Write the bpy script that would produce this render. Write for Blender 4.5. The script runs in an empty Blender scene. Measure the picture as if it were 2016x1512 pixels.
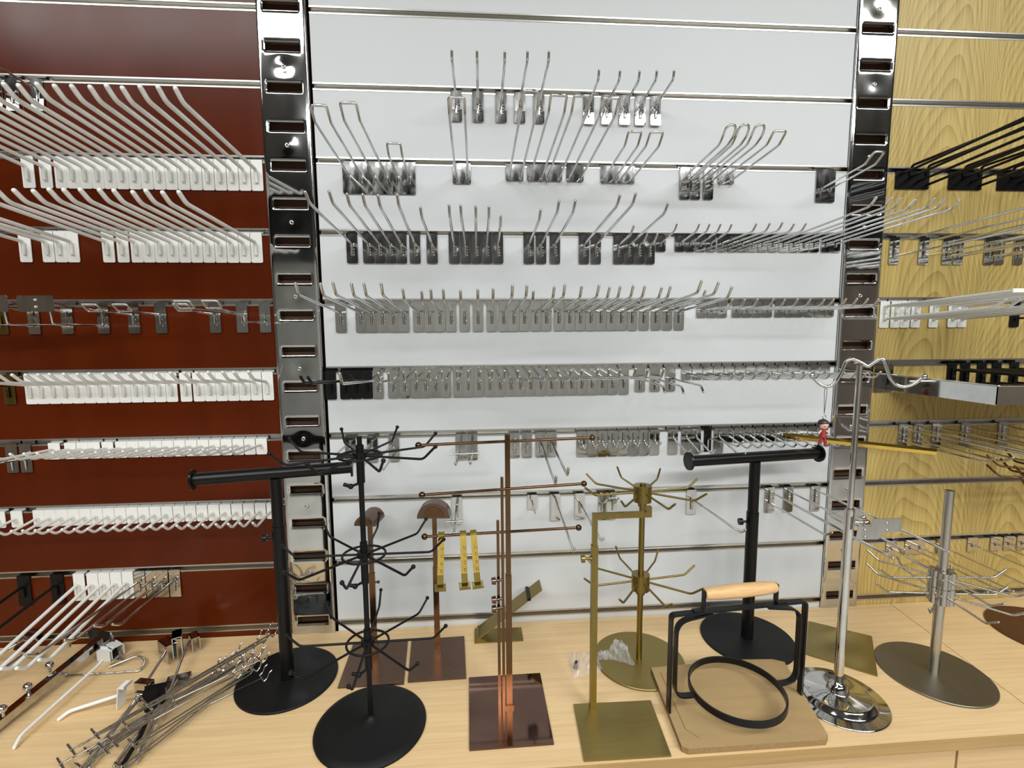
import bpy, bmesh, math, random
from math import sin, cos, pi, radians as R
from mathutils import Vector as V, Matrix as M4, Euler
random.seed(7)
S = bpy.context.scene
COL = S.collection
ZO = 0.6505            # height of the survey datum above the shop floor
TOP = 0.78             # counter top

# ------------------------------------------------------------------ camera
FPX = 963.875
CAM = V((-0.2141, -1.1202, 0.8336 + ZO))
yaw, pitch, roll = 0.0720290, -0.1074797, -0.0072995
fw = V((sin(yaw)*cos(pitch), cos(yaw)*cos(pitch), sin(pitch)))
rt0 = V((cos(yaw), -sin(yaw), 0)); up0 = rt0.cross(fw)
rt = rt0*cos(roll) + up0*sin(roll); up = up0*cos(roll) - rt0*sin(roll)
cd = bpy.data.cameras.new('camera'); cam = bpy.data.objects.new('camera', cd); COL.objects.link(cam)
cd.sensor_width = 36; cd.lens = 36*FPX/2016; cd.clip_start = 0.02; cd.clip_end = 60
cam.matrix_world = M4(((rt.x, up.x, -fw.x, CAM.x), (rt.y, up.y, -fw.y, CAM.y), (rt.z, up.z, -fw.z, CAM.z), (0, 0, 0, 1)))
S.camera = cam

# ------------------------------------------------------------------ world, lamps, exposure
S.view_settings.view_transform = 'Standard'; S.view_settings.look = 'None'
S.view_settings.gamma = 1.0; S.view_settings.use_curve_mapping = False
S.view_settings.exposure = -0.17
wd = bpy.data.worlds.new('world'); S.world = wd; wd.use_nodes = True
wd.node_tree.nodes['Background'].inputs[0].default_value = (0.9, 0.95, 1, 1)
wd.node_tree.nodes['Background'].inputs[1].default_value = 0.02
CEIL = 3.2
LAMPS = [  # x, y, length, width, power
    (-1.78, -1.73, 1.95, 0.50, 44), (1.47, -1.73, 2.18, 0.50, 46),
    (-0.55, -3.2, 1.8, 0.45, 108), (1.75, -3.2, 1.8, 0.45, 108)]  # back pair: unseen fill lamps added to even the brightness down the wall
lamp_data = []
for (lx, ly, ll, lw, pw) in LAMPS:
    ld = bpy.data.lights.new('lamp', 'AREA'); ld.shape = 'RECTANGLE'; ld.size = ll; ld.size_y = lw
    ld.energy = pw; ld.color = (0.985, 1.0, 0.985)
    lo = bpy.data.objects.new('tube_light', ld); lo.location = (lx, ly, CEIL-0.075); COL.objects.link(lo)
    lamp_data.append(lo)
try:
    S.cycles.use_denoising = True
    S.cycles.max_bounces = 8; S.cycles.glossy_bounces = 6; S.cycles.diffuse_bounces = 4
    S.cycles.caustics_reflective = False; S.cycles.caustics_refractive = False
    S.cycles.sample_clamp_indirect = 4.0
except Exception:
    pass

def ray(px, py):
    return fw + rt*((px-1008)/FPX) - up*((py-756)/FPX)
def wall(px, py, Y=0.0):          # the point of the plane y = Y seen at a pixel
    d = ray(px, py); return CAM + d*((Y-CAM.y)/d.y)
def flat(px, py, h=0.0):          # the point at height h above the counter seen at a pixel
    d = ray(px, py); return CAM + d*((TOP+h-CAM.z)/d.z)

# ------------------------------------------------------------------ materials
def mat(name, col, rough=0.5, metal=0.0, spec=0.5, noise=None, bump=None, coat=0):
    m = bpy.data.materials.new(name); m.use_nodes = True
    nt = m.node_tree; b = nt.nodes['Principled BSDF']
    b.inputs['Base Color'].default_value = (*col, 1); b.inputs['Roughness'].default_value = rough
    b.inputs['Metallic'].default_value = metal; b.inputs['Specular IOR Level'].default_value = spec
    if coat: b.inputs['Coat Weight'].default_value = coat; b.inputs['Coat Roughness'].default_value = 0.1
    tc = nt.nodes.new('ShaderNodeTexCoord')
    def mapping(scale):
        mp = nt.nodes.new('ShaderNodeMapping'); mp.inputs['Scale'].default_value = scale
        nt.links.new(tc.outputs['Object'], mp.inputs['Vector']); return mp
    if noise:                      # (scale xyz, amount of value change, roughness change)
        sc, amt, ra = noise
        mp = mapping(sc); n = nt.nodes.new('ShaderNodeTexNoise'); n.inputs['Scale'].default_value = 1; n.inputs['Detail'].default_value = 4
        nt.links.new(mp.outputs[0], n.inputs['Vector'])
        r = nt.nodes.new('ShaderNodeMapRange'); r.inputs['From Min'].default_value = .3; r.inputs['From Max'].default_value = .7
        r.inputs['To Min'].default_value = 1-amt; r.inputs['To Max'].default_value = 1+amt
        nt.links.new(n.outputs['Fac'], r.inputs['Value'])
        mx = nt.nodes.new('ShaderNodeMix'); mx.data_type = 'RGBA'; mx.blend_type = 'MULTIPLY'; mx.inputs['Factor'].default_value = 1
        mx.inputs['A'].default_value = (*col, 1); nt.links.new(r.outputs[0], mx.inputs['B'])
        nt.links.new(mx.outputs['Result'], b.inputs['Base Color'])
        if ra:
            r2 = nt.nodes.new('ShaderNodeMapRange'); r2.inputs['From Min'].default_value = .3; r2.inputs['From Max'].default_value = .7
            r2.inputs['To Min'].default_value = max(.02, rough-ra); r2.inputs['To Max'].default_value = rough+ra
            nt.links.new(n.outputs['Fac'], r2.inputs['Value']); nt.links.new(r2.outputs[0], b.inputs['Roughness'])
    if bump:                       # (scale xyz, strength, distance)
        sc, st, di = bump
        mp = mapping(sc); n = nt.nodes.new('ShaderNodeTexNoise'); n.inputs['Scale'].default_value = 1; n.inputs['Detail'].default_value = 2
        nt.links.new(mp.outputs[0], n.inputs['Vector'])
        bp = nt.nodes.new('ShaderNodeBump'); bp.inputs['Strength'].default_value = st; bp.inputs['Distance'].default_value = di
        nt.links.new(n.outputs['Fac'], bp.inputs['Height']); nt.links.new(bp.outputs[0], b.inputs['Normal'])
    return m

def wood(name, lo, hi, scale, rough, ring=0.0, ringsc=(9, 9, 1.2), spec=0.5):
    m = bpy.data.materials.new(name); m.use_nodes = True
    nt = m.node_tree; b = nt.nodes['Principled BSDF']; L = nt.links
    b.inputs['Roughness'].default_value = rough; b.inputs['Specular IOR Level'].default_value = spec
    tc = nt.nodes.new('ShaderNodeTexCoord')
    mp = nt.nodes.new('ShaderNodeMapping'); mp.inputs['Scale'].default_value = scale; L.new(tc.outputs['Object'], mp.inputs['Vector'])
    n = nt.nodes.new('ShaderNodeTexNoise'); n.inputs['Scale'].default_value = 1; n.inputs['Detail'].default_value = 5; n.inputs['Roughness'].default_value = .65
    L.new(mp.outputs[0], n.inputs['Vector'])
    fac = n.outputs['Fac']
    if ring:
        mp2 = nt.nodes.new('ShaderNodeMapping'); mp2.inputs['Scale'].default_value = ringsc; L.new(tc.outputs['Object'], mp2.inputs['Vector'])
        n2 = nt.nodes.new('ShaderNodeTexNoise'); n2.inputs['Scale'].default_value = 1; n2.inputs['Detail'].default_value = 1.0
        L.new(mp2.outputs[0], n2.inputs['Vector'])
        mu = nt.nodes.new('ShaderNodeMath'); mu.operation = 'MULTIPLY_ADD'; mu.inputs[1].default_value = 4.5; L.new(n2.outputs['Fac'], mu.inputs[0])
        def mth(op, a, b=None, c=None):
            k = nt.nodes.new('ShaderNodeMath'); k.operation = op
            for i, v in enumerate((a, b, c)):
                if v is None: continue
                if isinstance(v, (int, float)): k.inputs[i].default_value = v
                else: L.new(v, k.inputs[i])
            return k.outputs[0]
        sx = nt.nodes.new('ShaderNodeSeparateXYZ'); L.new(tc.outputs['Object'], sx.inputs[0])
        xs = mth('ADD', mth('MULTIPLY_ADD', n2.outputs['Fac'], .22, sx.outputs['X']), -.245)
        u = mth('PINGPONG', xs, .135)
        f = mth('MULTIPLY_ADD', mth('MULTIPLY', u, u), 24, sx.outputs['Z'])
        L.new(mth('MULTIPLY', f, 21), mu.inputs[2])
        fr = nt.nodes.new('ShaderNodeMath'); fr.operation = 'FRACT'; L.new(mu.outputs[0], fr.inputs[0])
        pw = nt.nodes.new('ShaderNodeMath'); pw.operation = 'POWER'; pw.inputs[1].default_value = 2.2; L.new(fr.outputs[0], pw.inputs[0])
        iv = nt.nodes.new('ShaderNodeMath'); iv.operation = 'MULTIPLY_ADD'; iv.inputs[1].default_value = -ring; iv.inputs[2].default_value = ring*0.4
        L.new(pw.outputs[0], iv.inputs[0])
        ad = nt.nodes.new('ShaderNodeMath'); ad.operation = 'ADD'; L.new(iv.outputs[0], ad.inputs[0]); L.new(n.outputs['Fac'], ad.inputs[1])
        fac = ad.outputs[0]
    cr = nt.nodes.new('ShaderNodeValToRGB'); cr.color_ramp.elements[0].position = .28; cr.color_ramp.elements[1].position = .68
    cr.color_ramp.elements[0].color = (*lo, 1); cr.color_ramp.elements[1].color = (*hi, 1)
    L.new(fac, cr.inputs['Fac']); L.new(cr.outputs['Color'], b.inputs['Base Color'])
    return m

CHROME = mat('chrome', (.64, .64, .63), .08, 1, noise=((40, 40, 25), .10, .05))
CHROME_PLATE = mat('chrome_plate', (.54, .54, .53), .09, 1, noise=((60, 60, 30), .12, .05), bump=((45, 45, 22), .05, .002))
CHROME_POST = mat('polished_steel', (.60, .61, .61), .06, 1, noise=((25, 25, 9), .06, .02), bump=((9, 9, 5), .05, .004))
STEEL = mat('brushed_steel', (.50, .48, .44), .28, 1, noise=((200, 200, 6), .1, .06))
STEEL_BASE = mat('brushed_steel_base', (.215, .195, .155), .42, .9, noise=((120, 10, 10), .07, .05))
ALU = mat('aluminium', (.58, .565, .53), .28, 1, noise=((3, 60, 60), .05, .03))
WHITE_COAT = mat('white_coating', (.83, .83, .80), .42, noise=((30, 30, 30), .03, 0))
WHITE_PLASTIC = mat('white_plastic', (.80, .82, .78), .3)
BLACK_COAT = mat('black_powder_coat', (.006, .006, .0065), .42, spec=.22, noise=((90, 90, 90), .25, .05))
BLACK_SATIN = mat('black_satin', (.005, .005, .0055), .30, spec=.25)
BLACK_BASE = mat('black_textured', (.0058, .0062, .0060), .52, spec=.25, bump=((700, 700, 700), .25, .0006))
BRASS = mat('polished_brass', (.62, .46, .12), .16, 1, noise=((60, 60, 40), .15, .05))
BRASS_DULL = mat('brushed_brass', (.25, .188, .058), .34, 1, noise=((220, 220, 12), .10, .06))
BRASS_BASE = mat('satin_brass_base', (.30, .235, .085), .40, .95, noise=((14, 160, 14), .07, .05))
GOLD = mat('gold_tube', (.80, .55, .12), .14, 1)
COPPER = mat('copper_rose', (.135, .076, .039), .14, 1, noise=((50, 50, 20), .12, .05))
COPPER_BASE = mat('copper_mirror', (.165, .102, .080), .07, 1, noise=((20, 20, 20), .06, .02))
COPPER_SATIN = mat('copper_satin', (.17, .108, .080), .26, .95, noise=((30, 30, 30), .04, .03))
BRONZE = mat('bronze_base', (.16, .075, .045), .35, .8)
RED_LAM = mat('rust_laminate', (.088, .0125, .0016), .22, spec=.20, noise=((14, 14, 1.2), .10, .02))
WHITE_LAM = mat('white_laminate', (.67, .695, .71), .50, spec=.3, noise=((6, 6, 4), .012, .02))
WOOD_LAM = wood('oak_laminate', (.35, .235, .068), (.60, .455, .155), (140, 140, 2.4), .40, ring=.24, ringsc=(5, 5, 2.0))
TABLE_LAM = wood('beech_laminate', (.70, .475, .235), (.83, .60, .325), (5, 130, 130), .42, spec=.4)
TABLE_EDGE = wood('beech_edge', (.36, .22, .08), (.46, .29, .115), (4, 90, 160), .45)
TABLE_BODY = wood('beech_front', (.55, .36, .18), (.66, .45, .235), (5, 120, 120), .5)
HANDLE_WOOD = wood('turned_wood', (.62, .36, .15), (.78, .50, .24), (30, 200, 200), .45)
CARD = mat('cardboard', (.42, .285, .135), .75, spec=.2, noise=((10, 60, 10), .06, 0), bump=((25, 6, 25), .25, .003))
CARD_SIDE = mat('cardboard_edge', (.30, .195, .09), .8, spec=.2, noise=((200, 200, 900), .2, 0))
BACKING = mat('hardboard', (.10, .045, .022), .6)
DARK = mat('dark_gap', (.01, .009, .008), .7)
SKIN = mat('doll_skin', (.75, .45, .36), .4); HAIR = mat('doll_hair', (.03, .022, .025), .4)
DOLL_RED = mat('doll_red', (.30, .03, .04), .45); CORDM = mat('thin_cord', (.02, .02, .02), .6)
BAG = bpy.data.materials.new('clear_film'); BAG.use_nodes = True
_b = BAG.node_tree.nodes['Principled BSDF']; _b.inputs['Base Color'].default_value = (.95, .95, .95, 1); _b.inputs['Roughness'].default_value = .12
_b.inputs['Alpha'].default_value = .24; _b.inputs['Specular IOR Level'].default_value = 1.0
ROOM_WALL = mat('shop_paint', (.30, .30, .28), .7, noise=((2, 2, 2), .08, 0))
ROOM_DARK = mat('dark_reflection_band', (.030, .030, .032), .6, noise=((3, 1, 2), .3, 0))  # for the added wall bands that darken reflections in the metal
SIDE_DARK = mat('side_paint', (.20, .16, .13), .6, noise=((2, 2, 2), .1, 0))
CEILM = mat('ceiling_paint', (.12, .12, .12), .8, noise=((4, 4, 4), .03, 0))
FLOORM = mat('floor_tile', (.46, .44, .40), .4, noise=((5, 5, 5), .08, .05))
LAMP_BODY = mat('lamp_housing', (.8, .8, .8), .4)

# ------------------------------------------------------------------ mesh builder
class MB:
    def __init__(self): self.v = []; self.f = []; self.s = []
    def add(self, vs, fs, smooth=False):
        o = len(self.v); self.v += [tuple(p) for p in vs]
        self.f += [tuple(o+i for i in f) for f in fs]; self.s += [smooth]*len(fs); return self
    def box(self, a, b):
        x0, y0, z0 = a; x1, y1, z1 = b
        return self.add([(x0,y0,z0),(x1,y0,z0),(x1,y1,z0),(x0,y1,z0),(x0,y0,z1),(x1,y0,z1),(x1,y1,z1),(x0,y1,z1)],
                        [(0,3,2,1),(4,5,6,7),(0,1,5,4),(1,2,6,5),(2,3,7,6),(3,0,4,7)])
    def prism(self, poly, d, cap=True, smooth=False):      # poly: list of 3D points, d: extrusion vector
        n = len(poly); d = V(d); a = [V(p) for p in poly]; b = [p+d for p in a]
        fs = [(i, (i+1) % n, n+(i+1) % n, n+i) for i in range(n)]
        self.add(a+b, fs, smooth)
        if cap: self.add(a, [tuple(range(n))[::-1]]); self.add(b, [tuple(range(n))])
        return self
    def cyl(self, a, b, r0, r1=None, n=16, cap=True):
        r1 = r0 if r1 is None else r1; a = V(a); b = V(b); t = (b-a).normalized()
        u = t.orthogonal().normalized(); w = t.cross(u)
        ring = lambda c, r: [c + (u*cos(2*pi*i/n) + w*sin(2*pi*i/n))*r for i in range(n)]
        A = ring(a, r0); B = ring(b, r1)
        self.add(A+B, [(i, (i+1) % n, n+(i+1) % n, n+i) for i in range(n)], True)
        if cap: self.add(A, [tuple(range(n))[::-1]]); self.add(B, [tuple(range(n))])
        return self
    def lathe(self, c, prof, n=32, smooth=True):           # prof: (radius, z); around the vertical through c
        c = V(c); vs = []; fs = []
        for (r, z) in prof: vs += [c + V((r*cos(2*pi*i/n), r*sin(2*pi*i/n), z)) for i in range(n)]
        for k in range(len(prof)-1):
            for i in range(n): fs.append((k*n+i, k*n+(i+1) % n, (k+1)*n+(i+1) % n, (k+1)*n+i))
        self.add(vs, fs, smooth)
        self.add(vs[:n], [tuple(range(n))[::-1]]); self.add(vs[-n:], [tuple(range(n))]); return self
    def ball(self, c, r, n=10, m=6, sz=1.0):
        c = V(c); vs = [c+V((0, 0, -r*sz))]; fs = []
        for k in range(1, m):
            a = -pi/2 + pi*k/m
            vs += [c+V((r*cos(a)*cos(2*pi*i/n), r*cos(a)*sin(2*pi*i/n), r*sin(a)*sz)) for i in range(n)]
        vs.append(c+V((0, 0, r*sz))); e = len(vs)-1
        for i in range(n):
            fs.append((0, 1+(i+1) % n, 1+i)); fs.append((e, e-n+i, e-n+(i+1) % n))
            for k in range(m-2): fs.append((1+k*n+i, 1+k*n+(i+1) % n, 1+(k+1)*n+(i+1) % n, 1+(k+1)*n+i))
        return self.add(vs, fs, True)
    def tube(self, pts, r, n=8, fil=0.006, closed=False, seg=3, square=False):
        pts = [V(p) for p in pts]
        if fil and not closed:
            out = [pts[0]]
            for a, b, c in zip(pts, pts[1:], pts[2:]):
                u = (a-b); w = (c-b); q = min(fil, u.length*.45, w.length*.45)
                u = b+u.normalized()*q; w = b+w.normalized()*q
                for k in range(seg+1):
                    t = k/seg; out.append(u*(1-t)**2 + b*2*t*(1-t) + w*t*t)
            out.append(pts[-1]); pts = out
        N = len(pts); vs = []; prev = None
        for i, p in enumerate(pts):
            a = pts[(i-1) % N] if (i or closed) else p; c = pts[(i+1) % N] if (i < N-1 or closed) else p
            t = (c-a).normalized()
            if prev is None: u = t.orthogonal() if abs(t.x) > .9 else V((1, 0, 0)) - t*t.x
            else: u = prev - t*prev.dot(t)
            u.normalize(); prev = u; w = t.cross(u); k0 = pi/4 if square else 0
            vs += [p + (u*cos(2*pi*k/n+k0) + w*sin(2*pi*k/n+k0))*r for k in range(n)]
        fs = [(i*n+k, i*n+(k+1) % n, ((i+1) % N)*n+(k+1) % n, ((i+1) % N)*n+k) for i in range(N if closed else N-1) for k in range(n)]
        self.add(vs, fs, not square)
        if not closed: self.add(vs[:n], [tuple(range(n))[::-1]]); self.add(vs[-n:], [tuple(range(n))])
        return self
    def mesh(self, name, m):
        me = bpy.data.meshes.new(name); me.from_pydata(self.v, [], self.f)
        me.polygons.foreach_set('use_smooth', self.s)
        for mm in (m if isinstance(m, (list, tuple)) else [m]): me.materials.append(mm)
        me.update(); return me

def obj(name, me, parent=None, loc=None, **props):
    o = bpy.data.objects.new(name, me); COL.objects.link(o)
    if parent: o.parent = parent
    if loc: o.location = loc
    for k, v in props.items(): o[k] = v
    return o
def part(name, mb, m, parent, loc=None, label=None):
    o = obj(name, mb.mesh(name, m), parent, loc)
    if label: o['label'] = label
    return o
def thing(name, label, cat, loc=(0, 0, 0), rot=(0, 0, 0), group=None):
    o = bpy.data.objects.new(name, None); COL.objects.link(o); o.empty_display_size = .02
    o.location = loc; o.rotation_euler = rot; o['label'] = label; o['category'] = cat; o['kind'] = 'thing'
    if group: o['group'] = group
    return o
def fix(me):                                               # consistent outward normals
    bm = bmesh.new(); bm.from_mesh(me); bmesh.ops.remove_doubles(bm, verts=bm.verts, dist=1e-6)
    bmesh.ops.recalc_face_normals(bm, faces=bm.faces); bm.to_mesh(me); bm.free(); return me

# ------------------------------------------------------------------ room shell
def struct(name, mb, m): return obj(name, mb.mesh(name, m), kind='structure')
X0, X1, YB, YF = -4.2, 4.6, 0.06, -5.2
struct('floor', MB().box((X0, YF, -.05), (X1, YB, 0)), FLOORM)
struct('ceiling', MB().box((X0, YF, CEIL), (X1, YB, CEIL+.05)), CEILM)
struct('wall_back', MB().box((X0, YB, 0), (X1, YB+.05, CEIL)), BACKING)
struct('wall_front', MB().box((X0, YF-.05, 0), (X1, YF, CEIL)), ROOM_WALL)
struct('wall_left', MB().box((X0-.05, YF, 0), (X0, YB, CEIL)), SIDE_DARK)
struct('wall_right', MB().box((X1, YF, 0), (X1+.05, YB, CEIL)), SIDE_DARK)
struct('reflection_band_2', MB().box((X1-.06, YF+.07, 2.2), (X1, -.3, CEIL-.01)), ROOM_DARK)  # unseen dark band added for the right post to reflect
struct('reflection_band_1', MB().box((X0, YF, 2.35), (X1, YF+.06, CEIL-.01)), ROOM_DARK)  # unseen dark band added opposite, keeps the upper chrome reflections dark
for k, (lo, (lx, ly, ll, lw, pw)) in enumerate(zip(lamp_data, LAMPS)):
    t = thing('ceiling_light', ['long white ceiling light over the left of the counter', 'long white ceiling light over the right of the counter',
              'added unseen fill light further back over the aisle, left one', 'added unseen fill light further back over the aisle, right one'][k], 'light', (lx, ly, CEIL))
    b = MB().box((-ll/2-.03, -lw/2-.03, -.05), (ll/2+.03, lw/2+.03, -.001))
    part('housing', b, LAMP_BODY, t)
    r = MB()
    for s in (-1, 1):
        r.box((-ll/2-.03, s*(lw/2+.015)-.012, -.085), (ll/2+.03, s*(lw/2+.015)+.012, -.05))
        r.box((s*(ll/2+.015)-.012, -lw/2-.003, -.085), (s*(ll/2+.015)+.012, lw/2+.003, -.05))
    part('rim', r, LAMP_BODY, t)
    lo.parent = t; lo.location = (0, 0, -.06)

# ------------------------------------------------------------------ slatwall panels
def gz(i): return 1.5 - 0.15*i + ZO                        # height of the i-th groove seen from the top of the picture
GROOVES = list(range(-4, 10))
def slatwall(name, label, x0, x1, m):
    t = thing(name, label, 'panel', (x0, 0, 0))
    w = x1-x0
    zs = [gz(i) for i in GROOVES]
    edges = [gz(-4)+.118] + [z for z in zs] + [.35]
    for k in range(len(edges)-1):
        a = edges[k] - (0 if k == 0 else .0075); b = edges[k+1] + (.0075 if k < len(edges)-2 else 0)
        me = MB().box((0, 0, b), (w, .012, a)).mesh('slat', m); obj('slat', me, t)
    c = MB()
    prof = [(-.0008, .0078), (-.0008, .0046), (.001, .0042), (.0125, .0042), (.0125, -.0042), (.001, -.0042), (-.0008, -.0046), (-.0008, -.0078),
            (.0006, -.0078), (.0006, -.0056), (.0140, -.0056), (.0140, .0056), (.0006, .0056), (.0006, .0078)]
    c.prism([(0, y, z) for y, z in prof], (w, 0, 0))
    me = fix(c.mesh('groove_channel', ALU))
    for z in zs: obj('groove_channel', me, t, (0, 0, z))
    return t
XL0, XL1, XR0, XR1 = -.6557, -.5560, .6485, .7450
slatwall('slatwall', 'rust brown slatwall panel behind the white hooks', -1.95, XL0-.001, RED_LAM)
slatwall('slatwall', 'white slatwall panel between the two chrome posts', XL1+.006, XR0-.001, WHITE_LAM)
slatwall('slatwall', 'yellow wood grain slatwall panel beside the right chrome post', XR1+.001, 2.1, WOOD_LAM)

def slotted_post(label, x0, x1, slots, screws, sx0, sx1):
    t = thing('slotted_post', label, 'post', ((x0+x1)/2, 0, 0))
    c = (x0+x1)/2; w = x1-x0; hw = w/2; r = .004; D = -.006
    hx = (sx1-sx0)/2; hz = .0092
    xs = sorted(set([round(v, 5) for v in [-hw+r, hw-r, -hx, hx, -hx-.002, hx+.002] + [(-hw+r)+(w-2*r)*i/22 for i in range(23)]]))
    zlo, zhi = TOP+.0005, 2.72
    zs = []
    for s in slots: zs += [s-hz, s+hz, s-hz-.002, s+hz+.002]
    zs += [zlo, zhi] + [zlo+(zhi-zlo)*i/420 for i in range(421)]
    zs = sorted(set(round(z, 5) for z in zs if zlo <= z <= zhi))
    zs2 = [zs[0]]
    for z in zs[1:]:
        if z-zs2[-1] > .0006: zs2.append(z)
    zs = zs2
    def dy(x, z):
        y = 0
        for (qz, amp) in screws:
            d2 = x*x+(z-qz)**2
            if d2 < .0025: y += amp*math.exp(-d2/(2*.0115**2))
        for s in slots:                                     # pressed-in edges of the slots
            ex = max(abs(x)-hx, 0); ez = max(abs(z-s)-hz, 0)
            if ex < .004 and ez < .004: y += .0013*max(0, 1-math.hypot(ex, ez)/.0024)
        return y
    prof = [(-hw, .0)] + [(-hw+r-r*cos(a), D+r-r*sin(a)) for a in (0, pi/6, pi/3)]
    cols = prof + [(x, D) for x in xs] + [(-x, y) for x, y in reversed(prof)]
    n = len(cols); vs = []; fs = []
    for z in zs:
        for (x, y) in cols: vs.append((x, y + (dy(x, z) if abs(x) < hw-r*1.5 else 0), z))
    for k in range(len(zs)-1):
        zm = (zs[k]+zs[k+1])/2
        inz = any(abs(zm-s) < hz-.0002 for s in slots)
        for i in range(n-1):
            xm = (cols[i][0]+cols[i+1][0])/2
            if inz and abs(xm) < hx-.0002: continue
            fs.append((k*n+i, k*n+i+1, (k+1)*n+i+1, (k+1)*n+i))
    mb = MB().add(vs, fs, True); part('face_plate', mb, CHROME_POST, t)
    part('inner_channel', MB().box((-hw+.004, .018, zlo), (hw-.004, .020, zhi)), BACKING, t)
    rim = MB(); z0 = hz
    rim.box((-hx, -.0045, -z0-.0008), (hx, .006, -z0+.0006)); rim.box((-hx, -.0040, z0-.0002), (hx, .006, z0+.0006))
    rim.box((-hx-.0006, -.0040, -z0), (-hx+.0002, .006, z0)); rim.box((hx-.0002, -.0040, -z0), (hx+.0006, .006, z0))
    rme = rim.mesh('slot_rim', CHROME_POST)
    for s in slots:
        if zlo < s < zhi: obj('slot_rim', rme, t, (0, 0, s))
    for (qz, amp) in screws:
        if qz < zlo: continue
        s = MB()
        pr = [(.0048, 0), (.0048, .0012), (.0040, .0022), (.0022, .0024), (.0020, .0008)]
        vs2 = []; N = 12
        for (rr, y) in pr: vs2 += [(rr*cos(2*pi*i/N), -y, rr*sin(2*pi*i/N)) for i in range(N)]
        s.add(vs2, [(k*N+i, k*N+(i+1) % N, (k+1)*N+(i+1) % N, (k+1)*N+i) for k in range(len(pr)-1) for i in range(N)], True)
        s.add(vs2[-N:], [tuple(range(N))])
        part('screw', s, CHROME, t, (0, D+amp*.95, qz))
    return t
SL = [1.502-.0788*i+ZO for i in range(-8, 18)]
slotted_post('polished slotted chrome post between the rust brown and white panels', XL0, XL1, SL,
             [(1.385-.1578*i+ZO, [.0022, -.0012, .0005, .0008, .0016, .0012, .0006, .0005][i % 8]) for i in range(-7, 9)], -.641, -.5705)
slotted_post('polished slotted chrome post between the white and wood grain panels', XR0, XR1, [z+.001 for z in SL],
             [(1.385-.1578*i+ZO, .0005) for i in range(-7, 9)], .661, .7325)

# ------------------------------------------------------------------ counters
def counter(label, poly, body_x0, body_x1):
    t = thing('display_counter', label, 'counter', (poly[0][0], 0, 0))
    o = V((poly[0][0], 0, 0))
    p = [V((x, y, TOP))-o for x, y in poly]
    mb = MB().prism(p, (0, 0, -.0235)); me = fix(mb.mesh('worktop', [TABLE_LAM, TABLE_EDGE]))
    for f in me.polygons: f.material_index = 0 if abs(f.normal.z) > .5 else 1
    obj('worktop', me, t)
    n = max(1, round((body_x1-body_x0)/.62)); w = (body_x1-body_x0)/n
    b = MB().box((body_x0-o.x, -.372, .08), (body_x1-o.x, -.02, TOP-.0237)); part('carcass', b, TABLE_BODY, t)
    b = MB().box((body_x0-o.x, -.340, .0), (body_x1-o.x, -.04, .0795)); part('plinth', b, BLACK_COAT, t)
    for i in range(n):
        a = body_x0+i*w-o.x
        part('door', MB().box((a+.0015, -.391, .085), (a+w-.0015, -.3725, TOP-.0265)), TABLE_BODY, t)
    return t
counter('beech laminate display counter under the black and copper stands', [(-1.95, -.0015), (.8375, -.0015), (.7965, -.4035), (-1.95, -.4035)], -1.94, .62-.001)
counter('beech laminate display counter to the right of the worktop joint', [(.8388, -.0015), (2.1, -.0015), (2.1, -.4035), (.7978, -.4035)], .621, 2.09)

# ------------------------------------------------------------------ wall hooks
_cache = {}
def cached(key, fn):
    if key not in _cache: _cache[key] = fn()
    return _cache[key]
def plate_mb(w, h, bent=0.0, dots=0):
    b = MB(); hw = w/2; r = .0028; zt, zb = -.0032, -(h+.003)
    yf, yb = -.0032, -.0016
    arc = [(0, pi/2)]
    bot = [(-hw+r-r*sin(a), zb+r-r*cos(a)) for a in (pi/2, pi/4, 0)] + [(hw-r+r*sin(a), zb+r-r*cos(a)) for a in (0, pi/4, pi/2)]
    zk = zb*.62
    if bent:
        b.prism([(-hw, yf, zt), (-hw, yf, zk), (hw, yf, zk), (hw, yf, zt)], (0, yb-yf, 0))
        tl = lambda x, z: (x, yf - (zk-z)*bent, z)
        b.prism([tl(-hw, zk)] + [tl(x, z) for x, z in bot] + [tl(hw, zk)], (0, yb-yf, 0))
    else:
        b.prism([(-hw, yf, zt)] + [(x, yf, z) for x, z in bot] + [(hw, yf, zt)], (0, yb-yf, 0))
    b.box((-hw, yf, -.0032), (hw, .0085, -.0018)); b.box((-hw, .0070, -.0032), (hw, .0085, .0030))
    for k in range(dots):
        for sx in ((-.0035, .0035) if dots > 4 else (.0034,)):
            b.ball((sx, yf, -.030-.0062*(k % 4)), .0016, 6, 4)
    return b
def arm_mb(L, rise, r=.0027, att=-.024, tip=(.018, .013), stem=.026, cross=0, dots=False):
    y0 = -.0032-r
    e = (0, -L, att+rise+tip[1]); k = (0, -(L-tip[0]), att+rise)
    b = MB().tube([(0, y0, att-stem), (0, y0, att), k, e], r, 8, .008)
    b.ball(e, r*1.02, 8, 4)
    if cross:
        m = V((0, y0, att)).lerp(V(k), .62); b.tube([m+V((-cross/2, 0, .004)), m+V((cross/2, 0, .004))], r*.8, 6, 0)
    if dots:
        for kk in range(4): b.ball((.0042, -.0036, att-.006-.0058*kk), .0015, 6, 4)
    return b
ORD = ['', 'first', 'second', 'third', 'fourth', 'fifth', 'sixth', 'seventh', 'eighth', 'ninth', 'tenth', 'eleventh', 'twelfth', 'thirteenth', 'fourteenth',
       'fifteenth', 'sixteenth', 'seventeenth', 'eighteenth', 'nineteenth', 'twentieth', '21st', '22nd', '23rd', '24th', '25th', '26th', '27th', '28th', '29th', '30th']
def one_hook(name, label, group, x, i, parts, tilt=(0, 0)):
    t = thing(name, label, 'hook', (x, 0, gz(i)), (tilt[0], 0, tilt[1]), group)
    for nm, me in parts: obj(nm, me, t)
    return t
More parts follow.
